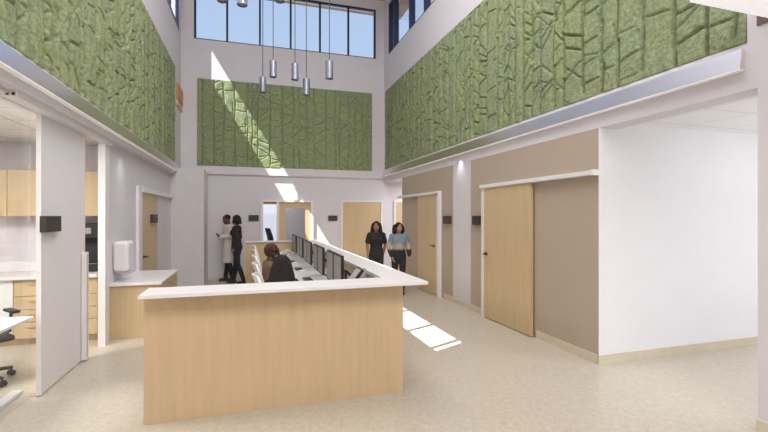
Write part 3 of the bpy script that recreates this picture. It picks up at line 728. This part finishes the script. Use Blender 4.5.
def person(label, loc, rz, H, skin, hair, hairstyle, top, bottom, shoe=None, pelvis=(0, 0, .90), lean=0, arms=None, legs=None, turn=0, tilt=0,
           sleeve='long', coat=0, female=True, feet=None, headoff=(0, 0, 0), coatlen=.0):
    k = H/1.70
    root = thing('person', label, 'person', loc, rz); root.scale = (k, k, k)
    sh = .165 if female else .19
    U = Matrix.Translation(pelvis) @ Matrix.Rotation(lean, 4, 'X')
    P = lambda p: U @ Vector(p)
    arms = arms or {}
    aL = arms.get(-1, ((-sh-.045, .03, .235), (-sh-.055, -.03, -.02), None)); aR = arms.get(1, ((sh+.045, .03, .235), (sh+.055, -.03, -.02), None))
    legs = legs or {-1: ((-.095, -.01, .48), (-.10, .03, .085)), 1: ((.095, -.01, .48), (.10, .03, .085))}
    hw = .16 if female else .155
    tor = [(0, 0, -.08, hw*.85, .10), (0, .01, 0, hw, .115), (0, 0, .10, hw*.92, .10), (0, 0, .20, hw*.80, .088), (0, -.005, .33, hw*.90, .10), (0, 0, .43, sh*.98, .098), (0, .005, .49, sh*.92, .08), (0, .01, .53, .09, .06)]
    def torso(b, g=0, z0=-1, z1=9):
        R = [(x, y, z, rx+g, ry+g) for (x, y, z, rx, ry) in tor if z0 <= z <= z1]
        b.loft(R, mtx=U)
        if z1 > .45:
            for s in (-1, 1): b.ell(P((s*sh*.93, .005, .465)), (.058+g, .055+g, .058+g))
        if female and z1 > .4:
            for s in (-1, 1): b.ell(P((s*.075, -.085, .36)), (.062+g*.6, .05+g*.6, .06+g*.6))
    b = MB(); torso(b, -.008)
    # neck + head
    HP = U @ Matrix.Translation((headoff[0], -.012+headoff[1], .56+headoff[2])) @ Matrix.Rotation(-lean*.6+tilt, 4, 'X') @ Matrix.Rotation(turn, 4, 'Z')
    b.cyl(P((0, .012, .50)), HP @ Vector((0, .02, .04)), .056, .050)
    b.loft([(0, -.035, -.005, .022, .022), (0, -.030, .012, .040, .048), (0, -.018, .04, .056, .072), (0, -.005, .075, .066, .086), (0, .002, .115, .074, .094), (0, .006, .155, .074, .096), (0, .008, .19, .064, .084), (0, .01, .215, .044, .060), (0, .01, .228, .018, .026)], mtx=HP)
    b.loft([(0, -.106, .062, .017, .014), (0, -.098, .08, .011, .014), (0, -.088, .112, .007, .012)], n=10, mtx=HP)   # nose
    b.ell(HP @ Vector((0, -.083, .038)), (.024, .012, .012)); b.ell(HP @ Vector((0, -.074, .012)), (.02, .016, .016))
    for s in (-1, 1):
        b.ell(HP @ Vector((s*.075, .01, .095)), (.010, .018, .030)); b.ell(HP @ Vector((s*.032, -.078, .128)), (.026, .012, .008))
        b.ell(HP @ Vector((s*.04, -.062, .075)), (.022, .02, .022))
    S = {-1: aL, 1: aR}
    for s in (-1, 1):
        el, wr = P(S[s][0]), P(S[s][1]); shp = P((s*sh*.95, .005, .46))
        mid = el+(wr-el)*.3
        b.tube([shp, el, mid, wr], [.046, .036, .036, .024])
        fd = wr-el; hd = S[s][2]
        hand(b, wr, (U.to_3x3() @ Vector(hd[0])) if hd else fd, s, hd[1] if hd else .45, 1, (U.to_3x3() @ Vector(hd[2])) if hd and len(hd) > 2 else None)
        kn, an = Vector(legs[s][0]), Vector(legs[s][1]); hp = P((s*.085, .01, -.02))
        cf = kn+(an-kn)*.3+Vector((0, .012, 0))
        b.tube([hp, kn, cf, an], [.080, .052, .050, .034])
        ft = (feet or {}).get(s, (0, -1, 0)); ft = Vector(ft).normalized()
        b.tube([an, an+Vector((0, 0, -.04))-ft*.03, an+ft*.10+Vector((0, 0, -.055))], [.034, .03, .024])
    b.remesh('body', skin, .0075, root)
    # face details
    e = MB()
    for s in (-1, 1): e.ell(HP @ Vector((s*.031, -.080, .108)), (.015, .010, .009), u=12, v=8)
    eo = e.build('eyes', M['eye'], root, smooth=True)
    e = MB()
    for s in (-1, 1): e.ell(HP @ Vector((s*.031, -.0885, .108)), (.006, .003, .006), u=10, v=6)
    e.build('pupils', M['pupil'], eo, smooth=True)
    e = MB(); e.ell(HP @ Vector((0, -.093, .040)), (.023, .006, .005), u=12, v=6); e.ell(HP @ Vector((0, -.092, .032)), (.019, .006, .005), u=12, v=6)
    e.build('lips', M['lips'], root, smooth=True)
    e = MB()
    for s in (-1, 1): e.ell(HP @ Vector((s*.034, -.087, .133)), (.020, .004, .004), u=10, v=6)
    e.build('eyebrows', hair, root, smooth=True)
    # top garment
    g = .016; b = MB(); torso(b, g+(.012 if coat else 0), z0=-.09)
    for s in (-1, 1):
        el, wr = P(S[s][0]), P(S[s][1]); shp = P((s*sh*.95, .005, .46)); gg = g+(.006 if coat else 0)
        if sleeve == 'long': b.tube([shp, el, el+(wr-el)*.93], [.050+gg, .040+gg, .030+gg])
        elif sleeve == 'puff': b.tube([shp, el, el+(wr-el)*.55, el+(wr-el)*.92], [.046+gg, .044+gg, .046+gg, .030+gg])
        else: b.tube([shp, shp+(el-shp)*.65], [.052+gg, .052+gg])
    if coat:
        b.loft([(0, -.01, -coatlen-.09, hw+.045, .155), (0, 0, -.25, hw+.04, .145), (0, 0, -.05, hw+.032, .138), (0, 0, .12, hw+.022, .125)], mtx=U)
    b.remesh('coat' if coat else 'top', top, .009, root, 5)
    # trousers
    b = MB(); torso(b, .010, -.09, .11)
    for s in (-1, 1):
        kn, an = Vector(legs[s][0]), Vector(legs[s][1]); hp = P((s*.085, .01, -.02)); cf = kn+(an-kn)*.3+Vector((0, .012, 0))
        b.tube([hp, hp+(kn-hp)*.5, kn, cf, an+(kn-an)*.06], [.096, .082, .064, .061, .048])
    b.remesh('trousers', bottom, .009, root, 4)
    # shoes
    for s in (-1, 1):
        an = Vector(legs[s][1]); ft = Vector((feet or {}).get(s, (0, -1, 0))).normalized(); q = MB()
        z = an.z-.045
        q.tube([an+Vector((0, 0, -.01)), an+Vector((0, 0, -.038))-ft*.035, an+ft*.06+Vector((0, 0, -.043)), an+ft*.14+Vector((0, 0, -.053))], [.042, .044, .040, .031])
        bo = q.bm
        for v in bo.verts: v.co.z = max(v.co.z, an.z-.085)
        q.remesh('shoe', M['black'] if shoe is None else shoe, .008, root, 2)
    # hair
    b = MB()
    if hairstyle == 'cropped':
        b.ell(HP @ Vector((0, .018, .150)), (.080, .095, .082), rot=HP.to_3x3())
    elif hairstyle == 'curly':
        b.ell(HP @ Vector((0, .028, .132)), (.088, .100, .104), rot=HP.to_3x3())
        rr = random.Random(3)
        for i in range(130):
            a, c2 = rr.uniform(0, 2*PI), rr.uniform(-.35, 1); q = math.sqrt(max(0, 1-c2*c2)); p = Vector((.076*q*math.cos(a), .02+.092*q*math.sin(a), .150+.082*c2))
            if p.y < -.05 and p.z < .17: continue
            b.ell(HP @ p, (.023, .023, .021), u=8, v=6)
    else:
        b.ell(HP @ Vector((0, .024 if hairstyle == 'veil' else .012, .142)), (.112, .118, .112) if hairstyle == 'veil' else (.090, .100, .100), rot=HP.to_3x3())
        L = {'bob': .13, 'shoulder': .20, 'long': .38, 'veil': .45}[hairstyle]
        W = 1.0 if hairstyle != 'veil' else 1.28
        back = []
        n = 7
        for i in range(n):
            f_ = i/(n-1); z = .14-L*f_; back.append((0, .045+.02*f_, z, (.092+.045*math.sin(PI*min(1, f_*.8)))*W, (.072-.012*f_)*W))
        b.loft(back[::-1], mtx=HP)
        for s in (-1, 1):
            for j in range(4):
                x0, y0 = s*(.084+.008*(j % 2)), -.022+.027*j; Lj = L*(.75+.08*j)
                pts = [HP @ Vector((x0*(1+.35*W*math.sin(PI*.6*f_)), y0+.01*math.sin(f_*7+j*2), .17-.03*(j == 0)-Lj*f_)) for f_ in [q/6 for q in range(7)]]
                b.tube(pts, [.022, .026, .027, .028, .027, .024, .014], n=8)
    b.remesh('hair', hair, .0085 if hairstyle != 'curly' else .006, root, 3 if hairstyle != 'curly' else 1)
    return root, U, HP

# man in white coat, facing left (-X): rz so that local -Y -> -X  => rz = -90deg
r, U, HP = person('man in a long white coat facing left and looking at a phone in his hands', (-.55, 11.5, 0), math.radians(-78), 1.70, M['skin_dark'], M['hair_black'], 'cropped',
    M['coat'], M['blackcloth'], female=False, coat=1, coatlen=.33, tilt=.30,
    arms={-1: ((-.22, .02, .24), (-.07, -.19, .24), ((.4, -.8, .25), .8, (.2, .3, 1))), 1: ((.22, .02, .24), (.07, -.19, .23), ((-.4, -.8, .2), .8, (-.2, .3, 1)))},
    legs={-1: ((-.09, -.02, .48), (-.10, -.06, .085)), 1: ((.09, -.01, .48), (.10, .08, .085))})
MB().rbox(-.035, .035, -.31, -.19, 1.185, 1.195, .003).build('tmp', M['black'])
ph = COL.objects['tmp']; ph.name = 'smartphone'; tag(ph, 'small black phone held by the man in the white coat', 'phone')
ph.matrix_world = Matrix.Translation((-.55, 11.5, 0)) @ Matrix.Rotation(math.radians(-78), 4, 'Z')
person('woman in black top and dark jeans standing beside the man in the white coat', (-.34, 11.0, 0), math.radians(-105), 1.68, M['skin_mid'], M['hair_black'], 'bob',
    M['blackcloth'], M['denim'], arms={-1: ((-.20, .02, .24), (-.19, -.07, .0), None), 1: ((.20, .03, .24), (.20, -.02, 0), None)},
    legs={-1: ((-.09, -.05, .48), (-.09, -.10, .085)), 1: ((.09, .05, .48), (.09, .20, .085))})
# two women on the right
person('woman with long black hair, black short-sleeved top and dark trousers, before the far maple door', (2.55, 8.75, 0), math.radians(-12), 1.545, M['skin_mid'], M['hair_black'], 'long',
    M['blackcloth'], M['greycloth'], sleeve='short', turn=-.15, arms={-1: ((-.215, .03, .24), (-.20, -.03, .0), None), 1: ((.215, .05, .24), (.17, .03, .02), None)})
person('woman with shoulder-length black hair in a blue, beige and black striped sweater', (2.95, 8.45, 0), math.radians(-10), 1.52, M['skin_light'], M['hair_black'], 'shoulder',
    M['sweater'], M['blackcloth'], sleeve='puff', turn=.2, arms={-1: ((-.23, .02, .24), (-.17, -.08, .0), None), 1: ((.24, .02, .24), (.24, -.07, .02), None)})
# seated pair facing +X : local -Y -> +X => rz=+90deg
sl = {-1: ((-.11, -.43, .52), (-.11, -.42, .085)), 1: ((.11, -.43, .52), (.11, -.42, .085))}
person('seated person with curly auburn hair and tan shirt holding a phone to the ear', (.225, 6.25, 0), math.radians(104), 1.56, M['skin_dark'], M['hair_brown'], 'curly',
    M['tan'], M['blackcloth'], pelvis=(0, 0, .57), lean=.08, legs=sl, female=False, tilt=.05, turn=0,
    arms={1: ((.24, -.16, .26), (.10, -.34, .18), None), -1: ((-.27, -.12, .30), (-.14, -.07, .52), ((.1, .15, 1), .9, (1, 0, 0)))})
hd = thing('telephone_handset', 'black telephone handset held to the ear of the person in the tan shirt', 'telephone', (.35, 6.12, 1.11))
MB().tube([(0, 0, -.07), (.02, -.01, 0), (.0, 0, .08)], [.02, .014, .02]).build('handset', M['black'], hd, smooth=True)
person('seated woman with long loose black hair seen from behind, nearest the front ledge', (.33, 4.98, 0), math.radians(175), 1.54, M['skin_mid'], M['hair_black'], 'veil',
    M['blackcloth'], M['blackcloth'], pelvis=(0, 0, .50), lean=.30, legs=sl, tilt=.1, headoff=(0, 0, .035),
    arms={-1: ((-.22, -.08, .26), (-.14, -.30, .20), None), 1: ((.22, -.08, .26), (.14, -.30, .20), None)})

# ------------------------------------------------------------------ lights
def area(name, loc, sx, sy, e, col=(1, .96, .92), rot=(0, 0, 0)):
    l = bpy.data.lights.new(name, 'AREA'); l.shape = 'RECTANGLE'; l.size = sx; l.size_y = sy; l.energy = e; l.color = col
    o = bpy.data.objects.new(name, l); COL.objects.link(o); o.location = loc; o.rotation_euler = rot; return o
area('hall_ceiling_fill', (1.0, 4.2, 7.6), 3.6, 7.0, 355, (.985, .975, 1))  # unseen fill added under the roof to brighten the whole hall
area('hall_entry_fill', (1.0, -2.6, 5.5), 4, 2, 240, (1, .98, .975), rot=(math.radians(50), 0, 0))  # added fill out of view behind the camera, lifts the hall and left side
area('side_room_lamp', (6.2, 1.2, 2.66), 1.6, 1.6, 36, (.97, .98, 1))
area('side_room_ceiling_fill', (6.4, 1.4, 1.8), 1.4, 1.4, 50, (.97, .98, 1), rot=(PI, 0, 0))  # added upward fill, unseen, brightens the side room ceiling
area('side_room_lamp', (6.8, 0, 2.66), 2.0, 2.0, 40, (1, .99, .99))
area('office_lamp', (-3.3, 4.6, 2.64), 1.2, 1.2, 105, (1, .96, .90))
area('office_lamp', (-3.6, 1.6, 2.64), 1.2, 1.2, 45, (1, .96, .90))
area('back_room_fill', (.6, 13.4, 2.55), 1.6, 1.6, 22, (1, .99, 1))  # unseen fill added to make the back room walls bright
area('corridor_lamp', (5.3, 11.1, 2.6), 1.6, .8, 45, (1, .99, .98))
sun = bpy.data.lights.new('sun', 'SUN'); sun.energy = 15; sun.angle = .002; sun.color = (1, .985, .97)
so = bpy.data.objects.new('sun', sun); COL.objects.link(so)
so.rotation_euler = Vector((1, .47, -1.645)).to_track_quat('-Z', 'Y').to_euler()

w = bpy.data.worlds.new('sky'); C.world = w; w.use_nodes = True; nt = w.node_tree
bg = nt.nodes['Background']; tc = nt.nodes.new('ShaderNodeTexCoord'); sp = nt.nodes.new('ShaderNodeSeparateXYZ')
nt.links.new(tc.outputs['Generated'], sp.inputs[0]); r = nt.nodes.new('ShaderNodeValToRGB'); e = r.color_ramp.elements
e[0].position = 0; e[0].color = (.74, .77, .88, 1); e[1].position = 1; e[1].color = (.26, .42, .80, 1)
e[0].color = (.74, .77, .88, 1); x = e.new(.01); x.color = (.88, .93, 1, 1); x = e.new(.25); x.color = (.56, .70, .92, 1); x = e.new(.55); x.color = (.44, .60, .90, 1)
nt.links.new(sp.outputs['Z'], r.inputs[0]); nt.links.new(r.outputs[0], bg.inputs[0]); bg.inputs[1].default_value = 1.0

# ------------------------------------------------------------------ camera
cam = bpy.data.cameras.new('camera'); co = bpy.data.objects.new('camera', cam); COL.objects.link(co); C.camera = co
cam.sensor_width = 36; cam.lens = 36*FPX/768; cam.clip_start = .05; cam.clip_end = 200
co.location = (0, 0, 1.65); co.rotation_euler = (PI/2, 0, -YAW)
C.view_settings.view_transform = 'Standard'; C.view_settings.look = 'None'; C.view_settings.exposure = 0; C.view_settings.gamma = 1
C.view_settings.use_curve_mapping = False
